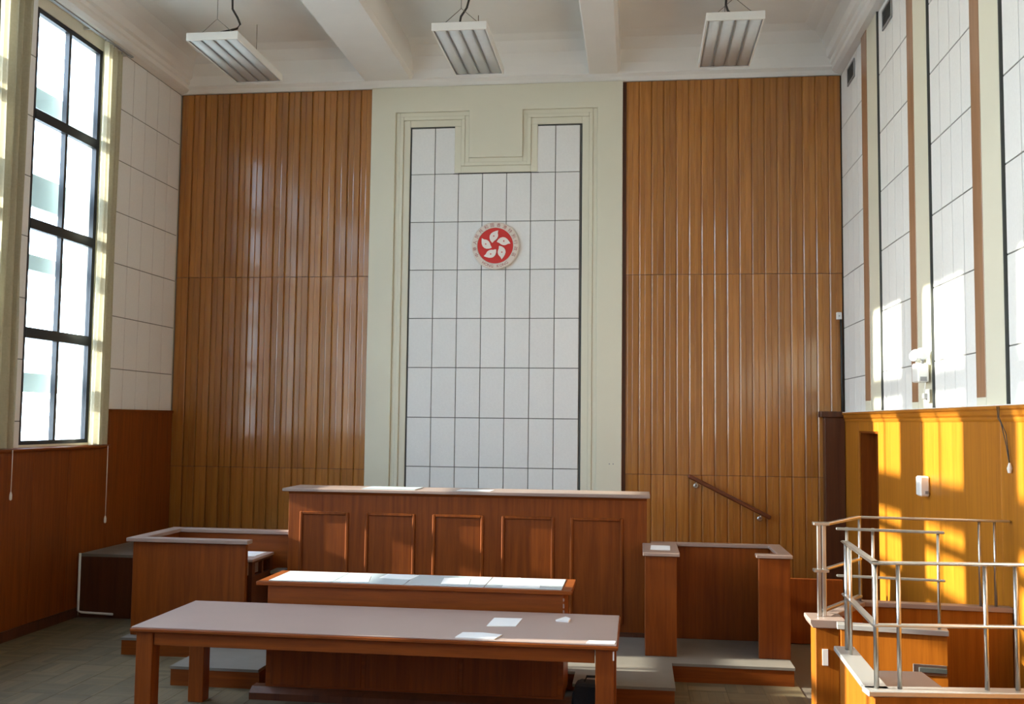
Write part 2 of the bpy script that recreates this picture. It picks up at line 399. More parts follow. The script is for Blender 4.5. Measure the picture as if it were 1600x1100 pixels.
# ---- emblem on the tiles
EC = Vector((-1.742, YB+0.010, 2.157))
em = thing('round_emblem', 'round red and cream emblem with white five-petal flower on white tiles', 'emblem', EC)
obj('ring', MB().lathe([(0.285, 0), (0.297, -0.012), (0.297, -0.03), (0.285, -0.038), (0.228, -0.038), (0.222, -0.032), (0.0, -0.032)], EC, 'Y', 48), 'ring', em)
obj('red_disc', MB().lathe([(0.222, -0.030), (0.222, -0.036), (0.0, -0.036)], EC, 'Y', 48), 'red', em)
pet = [(-60, 50), (-92, 92), (-108, 140), (-104, 185), (-84, 222), (-45, 252), (5, 272), (55, 284), (50, 258), (46, 232), (52, 205), (52, 172), (38, 138), (12, 108), (-20, 88), (-42, 62)]
for q in range(5):
    a = -math.radians(72*q); ca, sa = math.cos(a), math.sin(a); sc = 0.222/335
    pts = [((x*ca - y*sa)*sc + EC.x, (x*sa + y*ca)*sc + EC.z) for x, y in pet]
    p = obj('petal', MB().prism(pts, 'Y', EC.y-0.046, EC.y-0.036), 'petal', em)
    sx, sz = -28, 178
    cxs, czs = (sx*ca - sz*sa)*sc + EC.x, (sx*sa + sz*ca)*sc + EC.z
    st = [(cxs + (0.013 if i % 2 == 0 else 0.0055)*math.sin(a*-1 + i*math.pi/5), czs + (0.013 if i % 2 == 0 else 0.0055)*math.cos(a*-1 + i*math.pi/5)) for i in range(10)]
    obj('star', MB().prism(st, 'Y', EC.y-0.048, EC.y-0.046), 'red', p)
def glyph_mesh(ch, size):
    cu = bpy.data.curves.new('glyph', 'FONT'); cu.body = ch; cu.size = size; cu.align_x = 'CENTER'; cu.align_y = 'CENTER'; cu.resolution_u = 2
    t = bpy.data.objects.new('glyph', cu); COL.objects.link(t)
    dg = bpy.context.evaluated_depsgraph_get(); me = bpy.data.meshes.new_from_object(t.evaluated_get(dg))
    vs = [v.co.copy() for v in me.vertices]; fs = [list(p.vertices) for p in me.polygons]
    bpy.data.objects.remove(t, do_unlink=True); bpy.data.curves.remove(cu); bpy.data.meshes.remove(me)
    if vs:
        mnx, mxx = min(v.x for v in vs), max(v.x for v in vs); mny, mxy = min(v.y for v in vs), max(v.y for v in vs)
        off = Vector(((mnx+mxx)/2, (mny+mxy)/2, 0)); vs = [v-off for v in vs]
    return vs, fs
R_T = 0.2575
def ring_text(txt, a0, a1, size, inward):
    n = len(txt)
    for i, ch in enumerate(txt):
        if ch == ' ': continue
        ang = math.radians(a0 + (a1-a0)*i/(n-1))
        vs, fs = glyph_mesh(ch, size)
        rot = ang - math.pi/2 if not inward else ang + math.pi/2
        ca, sa = math.cos(rot), math.sin(rot)
        lt = MB(); lt.add([(EC.x + R_T*math.cos(ang) + v.x*ca - v.y*sa, EC.y-0.0395, EC.z + R_T*math.sin(ang) + v.x*sa + v.y*ca) for v in vs], fs)
        obj('letter', lt, 'letter', em)
ring_text('中華人民共和國香港特別行政區', 207, -27, 0.052, False)
ring_text('HONG KONG', 236, 304, 0.05, True)

# ---- left wall: tiles, dado, piers between windows
NW, PER = 7, 1.78
WY0, WY1, WZ0, WZ1 = 9.0, 10.25, -0.29, 4.06
XO = -6.07
wl = MB()
wl.box(XO, XL-0.012, YF-0.1, YB+0.05, ZF-0.1, WZ0)          # below the windows
wl.box(XO, XL-0.012, YF-0.1, YB+0.05, WZ1, ZC+0.1)           # above
edges = []
for kk in range(NW): edges.append((WY0-PER*kk, WY1-PER*kk))
prev = YB+0.05
for a, b in edges:
    wl.box(XO, XL-0.012, b, prev, WZ0, WZ1); prev = a
wl.box(XO, XL-0.012, YF-0.1, prev, WZ0, WZ1)
wall_left = struct('wall_left', wl, 'cream', 'left wall with tall windows, white tiles and wooden dado', cat='wall')
lrows = [3.53, 2.93, 2.333, 1.741, 1.135, 0.538, 0.075]
ztop = TZ-0.005
for r, zb in enumerate(lrows):
    for c in range(5):
        tile(wall_left, XL-0.010, 10.61+c*0.3045, zb, 0.3045, ztop-zb, 'L', 0.010, 0.006)
    ztop = zb
ztop = TZ-0.02
for r, zb in enumerate([3.53, 2.93, 2.333, 1.741, 1.135, 0.538, -0.06, -0.33]):
    tile(wall_left, XL-0.010, 8.79, zb, 0.21, ztop-zb, 'L', 0.010, 0.006); ztop = zb
obj('tile_backing', MB().box(XL-0.02, XL-0.0095, 10.6, YB, 0.06, TZ).box(XL-0.02, XL-0.0095, 8.785, 9.0, -0.34, TZ-0.02), 'tile_gap', wall_left)
# dado boards
edge = [12.12, 11.35, 10.6]
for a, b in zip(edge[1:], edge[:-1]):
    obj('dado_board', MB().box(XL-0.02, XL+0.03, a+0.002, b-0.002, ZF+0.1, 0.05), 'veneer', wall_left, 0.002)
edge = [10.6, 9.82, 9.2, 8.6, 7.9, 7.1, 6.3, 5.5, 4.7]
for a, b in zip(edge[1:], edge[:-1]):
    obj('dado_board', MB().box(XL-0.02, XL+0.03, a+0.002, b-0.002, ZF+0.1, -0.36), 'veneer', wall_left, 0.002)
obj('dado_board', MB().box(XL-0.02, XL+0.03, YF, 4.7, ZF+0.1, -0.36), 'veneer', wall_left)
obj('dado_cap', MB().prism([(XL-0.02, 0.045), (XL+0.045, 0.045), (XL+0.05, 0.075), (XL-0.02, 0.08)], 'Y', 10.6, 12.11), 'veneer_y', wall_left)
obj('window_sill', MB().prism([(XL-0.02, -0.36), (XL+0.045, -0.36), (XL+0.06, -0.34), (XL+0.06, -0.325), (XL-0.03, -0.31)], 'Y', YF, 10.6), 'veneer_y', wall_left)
struct('baseboard_left', MB().box(XL-0.02, XL+0.045, YF, 10.07, ZF, ZF+0.1), 'dark_wood', 'dark skirting along the left wall', cat='baseboard')

# ---- windows
def window(n, dy):
    w = struct('window_%d' % n, None, None, 'tall black steel window of eight panes, number %d from the far end' % n if n > 1 else 'tall black steel window of eight panes in the left wall', (XL-0.05, (WY0+WY1)/2+dy, WZ0), 'window')
    a, b = WY0+dy, WY1+dy; xa, xb = XL-0.075, XL-0.025
    f = MB(); t = 0.06
    f.box(xa, xb, a, a+t, WZ0, WZ1); f.box(xa, xb, b-t, b, WZ0, WZ1)
    f.box(xa, xb, a+t, b-t, WZ0, WZ0+0.04); f.box(xa, xb, a+t, b-t, WZ1-0.05, WZ1)
    obj('frame', f, 'black_metal', w)
    mid = 9.615+dy
    obj('mullion', MB().box(xa, xb, mid-0.022, mid+0.022, WZ0+0.04, WZ1-0.05), 'black_metal', w)
    zs = [WZ0+0.04, 0.81, 1.89, 2.99, WZ1-0.05]
    for zz in zs[1:-1]:
        obj('transom', MB().box(xa-0.002, xb+0.008, a+t, b-t, zz-0.052, zz+0.052), 'black_metal', w, 0.004)
    for i in range(4):
        z0 = zs[i] + (0.052 if i else 0); z1 = zs[i+1] - (0.052 if i < 3 else 0)
        for y0, y1 in ((a+t, mid-0.022), (mid+0.022, b-t)):
            obj('pane', MB().box(XL-0.053, XL-0.048, y0, y1, z0, z1), 'glass', w)
    p = bpy.data.lights.new('window_portal', 'AREA'); p.shape = 'RECTANGLE'; p.size = WZ1-WZ0; p.size_y = WY1-WY0
    p.cycles.is_portal = True
    po = bpy.data.objects.new('window_portal', p); COL.objects.link(po); po.location = (XO-0.01, (a+b)/2, (WZ0+WZ1)/2)
    po.rotation_euler = (0, -math.pi/2, 0)
for kk in range(NW): window(kk+1, -PER*kk)

# ---- outside: sun ledges on the facade, yard
for i, (za, zb) in enumerate(((3.24, 3.46), (2.19, 2.53), (1.52, 1.68), (0.24, 0.44))):
    struct('trim_%d' % (i+11), MB().box(-6.36, -6.30, YF, 12.6, za, zb), 'concrete', 'pale concrete sun ledge outside the windows, %s' % ['topmost', 'second from the top', 'third from the top', 'lowest'][i], cat='ledge')
yard = tag(obj('yard_ground', MB().box(-90, XO-0.3, -70, 90, -6.2, -6.0), 'ground', None), 'paved yard outside below the windows', 'ground', kind='structure')

# ---- right wall
DY0, DY1, DZ = 10.43, 11.30, -0.07      # doorway in the dado
XW = XR+0.016
wr = MB()
wr.box(XR+0.009, XW+0.24, YF-0.1, YB+0.05, 0.08, ZC+0.1); wr.box(XW, XW+0.24, YF-0.1, YB+0.05, DZ, 0.08)
wr.box(XW, XW+0.24, YF-0.1, DY0, ZF-0.1, DZ)
wr.box(XW, XW+0.24, DY1, YB+0.05, ZF-0.1, DZ)
wall_right = struct('wall_right', wr, 'tile_gap', 'right wall of white tile bays between cream pilasters above a wooden dado in sunlit tone', cat='wall')
door = struct('door_1', None, None, 'dark red recessed door in the right dado', (XW+0.16, (DY0+DY1)/2, ZF), 'door')
obj('door_leaf', MB().box(XW+0.14, XW+0.18, DY0+0.003, DY1-0.003, ZF+0.005, DZ-0.003), 'veneer', door, 0.003)
obj('door_jamb', MB().box(XR-0.005, XW+0.14, DY1-0.02, DY1, ZF, DZ).box(XR-0.005, XW+0.14, DY0, DY0+0.02, ZF, DZ).box(XR-0.005, XW+0.14, DY0+0.02, DY1-0.02, DZ-0.02, DZ), 'veneer', door)
# bays: (near y, far y); pilaster after each bay towards the camera
bays = [(10.98, 12.13)] + [(8.56+0.62+1.11-1.11-PER*(i), 10.28-PER*i) for i in range(0, 7)]
bays = [(10.98, 12.13), (9.17, 10.27), (7.485, 8.545), (5.72, 6.89), (3.95, 5.1), (2.17, 3.33), (0.39, 1.55), (-1.39, -0.23), (YF, -2.01)]
rr = [3.53, 2.93, 2.335, 1.735, 1.13, 0.526, 0.135]
for bi, (a, b) in enumerate(bays):
    if bi > 5:
        obj('bay_lining', MB().box(XR-0.002, XW+0.005, a, b, 0.135, TZ), 'tile', wall_right); continue
    n = 4; w = (b-a)/n; ztop = TZ-0.005
    for zb in rr:
        for c in range(n): tile(wall_right, XR+0.008, a+c*w, zb, w, ztop-zb, 'R', 0.010, 0.006)
        ztop = zb
    # pilaster between this bay and the next
    if bi+1 < len(bays):
        nb = bays[bi+1][1]; ws = 0.19 if bi else 0.24
        obj('pilaster_strip', MB().box(XR-0.016, XW+0.004, a-ws, a, 0.20 if bi else 0.25, TZ), 'strip_wood', wall_right, 0.003)
        obj('pilaster_foot', MB().box(XR-0.016, XW+0.004, a-ws, a, 0.135, 0.20 if bi else 0.25), 'cream', wall_right, 0.003)
        obj('pilaster', MB().box(XR-0.012, XW+0.004, nb+0.018, a-ws, 0.135, TZ), 'cream', wall_right, 0.003)
        obj('edge_trim', MB().box(XR-0.016, XW+0.004, nb+0.002, nb+0.017, 0.135, TZ), 'dark_trim', wall_right)
# dado boards and rail
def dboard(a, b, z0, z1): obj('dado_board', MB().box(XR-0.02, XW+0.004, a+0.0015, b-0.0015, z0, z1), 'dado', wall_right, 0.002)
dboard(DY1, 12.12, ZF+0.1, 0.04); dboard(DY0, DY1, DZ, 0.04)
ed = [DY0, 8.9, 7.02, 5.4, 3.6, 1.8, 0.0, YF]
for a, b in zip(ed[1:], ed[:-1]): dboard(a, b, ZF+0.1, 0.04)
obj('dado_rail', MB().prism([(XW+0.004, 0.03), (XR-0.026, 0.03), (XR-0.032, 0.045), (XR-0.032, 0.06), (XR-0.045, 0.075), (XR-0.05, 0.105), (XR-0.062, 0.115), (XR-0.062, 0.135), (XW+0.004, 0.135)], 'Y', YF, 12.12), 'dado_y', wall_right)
obj('dado_ledge', MB().box(XR-0.06, XW+0.002, YF, 12.12, 0.135, 0.142), 'white_enamel', wall_right)
struct('baseboard_right', MB().box(XR-0.03, XW, YF, DY0, ZF, ZF+0.1).box(XR-0.03, XW, DY1, YB, ZF, ZF+0.1), 'dark_wood', 'dark skirting along the right wall', cat='baseboard')
# boxed return in the far right corner
cb = MB().box(2.17, XR-0.025, 12.0, YB+0.005, ZF, 0.08)
cbo = obj('corner_casing', cb, 'dark_wood', wb, 0.003)
obj('corner_casing_cap', MB().box(2.12, XR-0.03, 11.97, YB+0.005, 0.08, 0.15), 'dark_wood', wb, 0.006)

# ---- wall behind the camera
struct('wall_front', MB().box(XL-0.15, XR+0.3, YF-0.3, YF-0.1, ZF, ZC), 'wall', 'plain wall behind the viewer', cat='wall')

# ---- ceiling, beams and cornice
ceil = struct('ceiling', MB().box(XO, XR+0.3, YF-0.3, YB+0.25, ZC, ZC+0.2), 'plaster', 'off-white plaster ceiling with beams', cat='ceiling')
BZ = 4.27
beams = [(-3.44, -2.80), (-0.60, -0.21)]
for a, b in beams:
    ch = 0.03
    obj('ceiling_beam', MB().prism([(a, ZC), (a, BZ+0.02), (a+0.015, BZ), (b-ch*1.2, BZ), (b-0.012, BZ+0.035), (b, BZ+0.05), (b, ZC)], 'Y', YF, YB), 'plaster', ceil)
prof_l = [(0, TZ), (0.085, TZ+0.02), (0.125, TZ+0.05), (0.13, TZ+0.10), (0.15, TZ+0.115), (0.155, TZ+0.16), (0.19, TZ+0.18), (0.21, TZ+0.26), (0.27, TZ+0.36), (0.36, TZ+0.43), (0.5, ZC), (0, ZC)]
struct('trim_1', MB().prism([(XL-0.01+x, z) for x, z in prof_l], 'Y', YF, YB+0.02), 'plaster', 'moulded plaster cornice along the left wall', cat='cornice')
struct('trim_2', MB().prism([(XW-x, z) for x, z in prof_l], 'Y', YF, YB+0.02), 'plaster', 'moulded plaster cornice along the right wall', cat='cornice')
prof_b = [(0, TZ), (0.03, TZ+0.004), (0.06, TZ+0.05), (0.10, TZ+0.08), (0.10, TZ+0.10), (0.13, TZ+0.2), (0.2, TZ+0.34), (0.34, TZ+0.44), (0.5, ZC), (0, ZC)]
struct('trim_3', MB().prism([(YB+0.03-y, z) for y, z in prof_b], 'X', XL-0.02, XR+0.02), 'plaster', 'moulded plaster cornice above the end wall', cat='cornice')

# ------------------------------------------------------------------ platforms and dais
pl = thing('low_platform', 'low grey-topped platform with wooden front under bench and witness box', 'platform', (-1.2, 8.6, ZF))
polyA = [(-3.66, 7.68), (-2.93, 7.68), (-2.93, 8.05), (-0.47, 8.05), (-0.47, 7.68), (0.285, 7.68), (0.285, 8.46), (1.27, 8.46), (1.27, 10.06), (-4.56, 10.06), (-4.56, 8.58), (-3.66, 8.58)]
obj('carcass', MB().prism(polyA, 'Z', ZF, ZP-0.022), 'veneer_x', pl)
obj('covering', MB().prism([(x + (0.006 if x > 0 else -0.006), y-0.006 if y < 9 else y) for x, y in polyA], 'Z', ZP-0.022, ZP), 'lino', pl)
ds = thing('judges_dais', 'tall dais behind the bench with dark wooden front at its left end', 'platform', (-2.5, 11.0, ZF))
obj('dais_front', MB().box(XL+0.05, -4.56, 10.08, 10.11, ZF, ZD-0.03), 'dark_wood', ds)
obj('carcass', MB().box(XL+0.05, 0.62, 10.11, YB-0.03, ZF, ZD-0.03), 'dark_wood', ds)
obj('covering', MB().prism([(XL+0.05, 10.065), (0.63, 10.065), (0.63, YB-0.03), (XL+0.05, YB-0.03)], 'Z', ZD-0.03, ZD), 'lino', ds)
dr = thing('side_step', 'grey-topped step between the left enclosure and the judges bench', 'step', (-3.43, 9.42, ZP))
obj('riser', MB().box(-3.47, -3.345, 9.34, 9.51, ZP, ZD-0.03), 'dark_wood', dr)
obj('covering', MB().box(-3.475, -3.345, 9.32, 9.515, ZD-0.03, ZD), 'lino', dr)
st = thing('dais_steps', 'wooden steps going down from the dais along the back wall on the right', 'steps', (1.1, 11.1, ZF))
for i in range(3):
    obj('step', MB().box(0.64+0.31*i, 0.64+0.31*(i+1)-0.002, 10.16, YB-0.03, ZF, ZD-0.166*(i+1)), 'veneer', st, 0.004)
obj('side_panel', MB().box(0.64, 1.98, 10.10, 10.15, ZF, -1.50), 'veneer', st, 0.004)

# ------------------------------------------------------------------ judges' bench
bx0, bx1, by0, by1, bz = -3.335, 0.095, 9.40, 9.86, -0.673
jb = thing('judges_bench', 'long panelled judges bench below the emblem', 'bench', (-1.62, 9.6, ZP))
obj('body', MB().box(bx0, bx1, by0, by0+0.06, ZP, bz-0.03).box(bx0, bx0+0.05, by0+0.06, by1, ZP, bz-0.03).box(bx1-0.05, bx1, by0+0.06, by1, ZP, bz-0.03), 'veneer', jb, 0.003)
obj('under_cap_mould', MB().prism([(by0+0.02, bz-0.055), (by0-0.006, bz-0.055), (by0-0.022, bz-0.03), (by0+0.02, bz-0.03)], 'X', bx0, bx1), 'veneer_x', jb)
obj('bench_top', MB().box(bx0-0.055, bx1+0.03, by0-0.05, by1+0.01, bz-0.03, bz), 'cap', jb, 0.005)
for xa, xb in ((-3.22, -2.737), (-2.573, -2.086), (-1.919, -1.428), (-1.257, -0.762), (-0.613, -0.121)):
    m = MB(); t = 0.028; z0, z1 = -1.86, -0.893; y0, y1 = by0-0.016, by0+0.004
    m.box(xa, xa+t, y0, y1, z0, z1); m.box(xb-t, xb, y0, y1, z0, z1); m.box(xa+t, xb-t, y0, y1, z1-t, z1); m.box(xa+t, xb-t, y0, y1, z0, z0+t)
    obj('panel_moulding', m, 'veneer', jb, 0.006)
obj('kick_board', MB().box(bx0, bx1, by0-0.012, by0, ZP, ZP+0.04), 'dark_wood', jb)
bzt = bz

# ------------------------------------------------------------------ witness box (open towards the room)
wz = -1.105
wit = thing('witness_box', 'open-fronted wooden witness box right of the bench', 'witness box', (0.68, 9.0, ZP))
obj('left_wing', MB().box(0.075, 0.34, 8.68, 9.34, ZP, wz-0.03), 'veneer', wit, 0.004)
obj('front_return', MB().box(1.025, 1.285, 8.74, 8.80, ZP, wz-0.03), 'veneer', wit, 0.004)
obj('right_side', MB().box(1.21, 1.285, 8.80, 9.42, ZP, wz-0.03), 'veneer', wit, 0.004)
obj('back_panel', MB().box(0.135, 1.285, 9.42, 9.48, ZP, wz-0.03), 'veneer', wit, 0.004)
cap = MB().prism([(0.055, 8.66), (0.365, 8.66), (0.365, 9.40), (1.19, 9.40), (1.19, 8.83), (1.005, 8.83), (1.005, 8.72), (1.305, 8.72), (1.305, 9.50), (0.13, 9.50), (0.13, 9.345), (0.055, 9.345)], 'Z', wz-0.03, wz)
obj('cap_rail', cap, 'cap', wit, 0.004)

# ------------------------------------------------------------------ wooden enclosure on the left
enc = thing('wooden_enclosure', 'boxed wooden enclosure left of the bench near the window wall', 'enclosure', (-4.0, 9.1, ZP))
ez = -1.10
obj('front_panel', MB().box(-4.545, -3.475, 8.70, 8.75, ZP, ez-0.035), 'veneer', enc, 0.003)
obj('side_panel', MB().box(-4.545, -4.50, 8.75, 9.52, ZP, ez-0.035), 'veneer', enc, 0.003)
obj('back_panel', MB().box(-4.545, -3.345, 9.52, 9.56, ZP, ez-0.035), 'veneer_x', enc, 0.003)
obj('cap_rail', MB().box(-4.60, -3.45, 8.67, 8.79, ez-0.035, ez), 'cap', enc, 0.004)
obj('cap_rail', MB().box(-4.60, -4.47, 8.79, 9.62, ez-0.035, ez), 'cap', enc, 0.004)
obj('cap_rail', MB().box(-4.47, -3.345, 9.49, 9.62, ez-0.035, ez), 'cap', enc, 0.004)
dsk = thing('shelf_desk', 'dark low desk with pale top inside the wooden enclosure', 'desk', (-4.0, 9.15, ZP))
obj('desk_top', MB().box(-4.45, -3.50, 8.93, 9.48, -1.325, -1.30), 'laminate', dsk, 0.003)
for xa in (-3.545, -4.45):
    side = MB()
    side.box(xa, xa+0.035, 8.95, 9.02, ZP, -1.325); side.box(xa, xa+0.035, 9.40, 9.47, ZP, -1.325); side.box(xa, xa+0.035, 9.19, 9.23, -1.46, -1.325)
    side.box(xa, xa+0.035, 9.02, 9.40, ZP, -1.46); side.box(xa, xa+0.035, 9.02, 9.40, -1.345, -1.325)
    obj('side_frame', side, 'dark_wood', dsk)
obj('pigeonhole_lining', MB().box(-3.70, -3.60, 9.03, 9.39, -1.47, -1.35), 'laminate', dsk)
pp = tag(obj('paper_sheet', MB().box(-3.86, -3.56, 9.12, 9.44, -1.30, -1.296), 'paper', None, base=(-3.7, 9.28, -1.3)), 'white paper on the desk inside the left enclosure', 'paper')

# ------------------------------------------------------------------ clerk desk in the middle
cd = thing('clerk_desk', 'wooden clerk desk with pale blue writing sheets on top', 'desk', (-1.68, 7.75, ZF))
cz = -1.245
obj('body', MB().box(-2.80, -0.53, 7.47, 7.55, ZF+0.07, cz-0.03).box(-2.80, -2.74, 7.55, 7.98, ZF+0.07, cz-0.03).box(-0.59, -0.53, 7.55, 7.98, ZF+0.07, cz-0.03), 'veneer_x', cd, 0.003)
for xa, xb in ((-2.76, -2.05), (-2.02, -1.31), (-1.28, -0.57)):
    obj('front_panel', MB().box(xa, xb, 7.463, 7.475, ZF+0.10, -1.50), 'veneer', cd, 0.004)
obj('plinth', MB().prism([(7.40, ZF), (7.55, ZF), (7.55, ZF+0.085), (7.46, ZF+0.085), (7.40, ZF+0.05)], 'X', -2.90, -0.47), 'dark_wood', cd)
obj('desk_top', MB().box(-2.88, -0.47, 7.43, 8.0, cz-0.03, cz), 'veneer_x', cd, 0.005)
for zc2, hh in ((cz-0.06, 0.02), (cz-0.10, 0.03), (cz-0.145, 0.025)):
    obj('chipped_edge', MB().box(-0.536, -0.526, 7.464, 7.474, zc2-hh, zc2), 'cap', cd)
xs = [-2.80, -2.30, -1.74, -1.13, -0.545]
for a, b in zip(xs[:-1], xs[1:]):
    obj('writing_sheet', MB().box(a+0.004, b-0.004, 7.475, 7.96, cz, cz+0.004), 'blotter', cd)
rngp = random.Random(3)
for i, (x, y, w, h, rz, lab) in enumerate(((-2.16, 7.66, 0.21, 0.29, 0.2, 'white sheet lying left of centre on the pale blue clerk desk top'),
        (-1.86, 7.83, 0.26, 0.21, -0.1, 'white sheet near the back edge at the middle of the clerk desk'),
        (-1.38, 7.70, 0.21, 0.29, 0.1, 'white sheet right of centre on the clerk desk'),
        (-0.86, 7.60, 0.28, 0.2, 0.05, 'white sheet near the front right corner of the clerk desk'),
        (-0.98, 7.85, 0.2, 0.16, 0.3, 'small white sheet near the back right of the clerk desk'))):
    o = obj('paper_sheet', MB().box(-w/2, w/2, -h/2, h/2, 0, 0.002), 'paper'); o.location = (x, y, cz+0.004); o.rotation_euler.z = rz
    tag(o, lab, 'paper', 'papers on the clerk desk')

# ------------------------------------------------------------------ long table in front
tb = thing('long_table', 'long wooden table with pinkish laminate top in the foreground', 'table', (-1.73, 6.91, ZF))
tz = -1.40
obj('table_top', MB().box(-3.345, -0.122, 6.42, 7.40, tz-0.008, tz), 'laminate', tb, 0.002)
obj('top_edge', MB().prism([(-3.355, 6.41), (-0.112, 6.41), (-0.112, 7.405), (-3.355, 7.405)], 'Z', tz-0.034, tz-0.008), 'veneer_x', tb, 0.006)
ap = MB().box(-3.20, -0.26, 6.455, 6.48, tz-0.125, tz-0.034).box(-3.20, -0.26, 7.33, 7.355, tz-0.125, tz-0.034)
ap.box(-3.30, -3.275, 6.57, 7.24, tz-0.125, tz-0.034).box(-0.185, -0.16, 6.57, 7.24, tz-0.125, tz-0.034)
obj('apron', ap, 'veneer_x', tb, 0.002)
for xa, ya in ((-3.32, 6.44), (-0.255, 6.44), (-3.32, 7.26), (-0.255, 7.26)):
    obj('leg', MB().box(xa, xa+0.115, ya, ya+0.115, ZF, tz-0.034), 'veneer', tb, 0.004)
obj('chipped_edge', MB().box(-0.146, -0.137, 6.436, 6.444, tz-0.10, tz-0.045), 'paper', tb)
def sheet(name, pts, z, lab, t=0.003, mat='paper', cat='paper', group=None):
    c = Vector((sum(p[0] for p in pts)/len(pts), sum(p[1] for p in pts)/len(pts), z))
    o = obj(name, MB().prism(pts, 'Z', z, z+t), mat, None, base=c); return tag(o, lab, cat, group)
sheet('paper_sheet', [(-1.158, 6.455), (-0.90, 6.445), (-0.869, 6.58), (-1.0, 6.62), (-1.134, 6.61)], tz, 'white papers near the front edge of the long table', 0.006)
sheet('paper_sheet', [(-1.012, 6.85), (-0.815, 6.87), (-0.80, 7.15), (-1.0, 7.14)], tz, 'white sheet at the middle of the long table, behind the front papers')
sheet('paper_sheet', [(-0.56, 7.10), (-0.47, 7.08), (-0.46, 7.17), (-0.50, 7.23)], tz, 'small torn white scrap near the back right of the long table', 0.012)
sheet('paper_sheet', [(-0.316, 6.43), (-0.135, 6.44), (-0.13, 6.53), (-0.30, 6.52)], tz, 'white strip of paper at the front right corner of the long table')
sheet('paper_sheet', [(0.12, 8.86), (0.29, 8.85), (0.30, 9.16), (0.13, 9.17)], wz, 'white paper on the left wing of the witness box')
sheet('paper_sheet', [(-1.70, 9.44), (-1.38, 9.43), (-1.37, 9.66), (-1.69, 9.67)], bzt, 'white paper on the middle of the judges bench top')
sheet('blue_sheen', [(-2.62, 9.42), (-2.10, 9.42), (-2.09, 9.74), (-2.61, 9.75)], bzt, 'pale blue folder lying on the left part of the judges bench top', 0.008, 'blotter', 'sheen')  # bluish reflection on the bench top, drawn as a thin coloured sheet
# black bag on the floor under the right end of the table
bg_ = thing('black_bag', 'black fabric bag on the floor behind the right table leg', 'bag', (-0.30, 7.50, ZF))
obj('bag_body', MB().prism([(-0.47, ZF), (-0.14, ZF), (-0.15, ZF+0.16), (-0.20, ZF+0.20), (-0.42, ZF+0.21), (-0.46, ZF+0.15)], 'Y', 7.45, 7.62), 'bag', bg_, 0.03)
obj('handle', MB().tube([(-0.38, 7.53, ZF+0.20), (-0.36, 7.53, ZF+0.245), (-0.26, 7.53, ZF+0.245), (-0.24, 7.53, ZF+0.20)], 0.01, 6), 'bag', bg_)

# ------------------------------------------------------------------ prisoners' dock on the right
dk = thing('prisoners_dock', 'wooden dock with tubular steel railings by the right wall', 'dock', (1.75, 5.8, ZF))
zr, zm, zc_ = -0.612, -0.884, -1.158
xr = XR-0.03
# walls: near side, left side, far chamfer, far side
def slab(name, p, q, t, z0, z1, mat, par, bev=0.003):
    p, q = Vector((p[0], p[1])), Vector((q[0], q[1])); d = (q-p).normalized(); nrm = Vector((-d.y, d.x))*t/2
    return obj(name, MB().prism([tuple(p-nrm), tuple(q-nrm), tuple(q+nrm), tuple(p+nrm)], 'Z', z0, z1), mat, par, bev)
A0, A1, A2, A3 = (1.05, 5.46), (1.045, 4.64), (xr, 4.80), (xr, 4.80)
slab('side_panel', (1.06, 4.66), (1.085, 5.46), 0.07, ZF, zc_-0.025, 'dock', dk)
slab('near_panel', (1.03, 4.64), (xr, 4.80), 0.05, ZF, zc_-0.025, 'dock', dk)
slab('cap_plate', (1.055, 4.66), (1.08, 5.50), 0.105, zc_-0.025, zc_, 'grey_metal', dk, 0.004)
slab('cap_plate', (1.0, 4.648), (xr, 4.805), 0.09, zc_-0.025, zc_, 'grey_metal', dk, 0.004)
slab('far_panel', (1.46, 6.92), (xr, 6.86), 0.05, ZF, zc_-0.03, 'dock', dk)
slab('far_panel', (1.16, 6.40), (1.46, 6.92), 0.05, ZF, zc_-0.03, 'dock', dk)
slab('far_cap', (1.46, 6.92), (xr, 6.86), 0.09, zc_-0.03, zc_, 'cap', dk)
slab('far_cap', (1.17, 6.42), (1.46, 6.92), 0.09, zc_-0.03, zc_, 'cap', dk)
obj('corner_post', MB().box(1.06, 1.20, 6.24, 6.40, ZF, zc_-0.05), 'dock', dk, 0.005)
obj('post_cap', MB().prism([(1.04, zc_-0.05), (1.22, zc_-0.05), (1.235, zc_-0.02), (1.235, zc_), (1.025, zc_), (1.025, zc_-0.02)], 'Y', 6.21, 6.43), 'cap', dk, 0.004)
obj('label_plate', MB().box(1.10, 1.132, 6.233, 6.241, -1.43, -1.335), 'white_plastic', dk)
# dock floor and inner seat
obj('dock_floor', MB().box(1.10, xr, 4.88, 6.84, ZF, ZF+0.15), 'lino', dk)
obj('inner_ledge', MB().prism([(1.10, 4.86), (1.42, 4.90), (1.52, 5.25), (1.50, 5.62), (1.16, 5.60), (1.12, 5.46)], 'Z', -1.33, -1.30), 'cap', dk, 0.003)
obj('ledge_support', MB().box(1.13, 1.17, 4.95, 5.40, ZF+0.15, -1.33), 'dock', dk)
obj('ledge_support', MB().box(1.36, 1.40, 5.0, 5.4, ZF+0.15, -1.33), 'dock', dk)
R = 0.0165
def rail(name, pts, r, par=dk): return obj(name, MB().tube(pts, r, 10), 'steel', par)
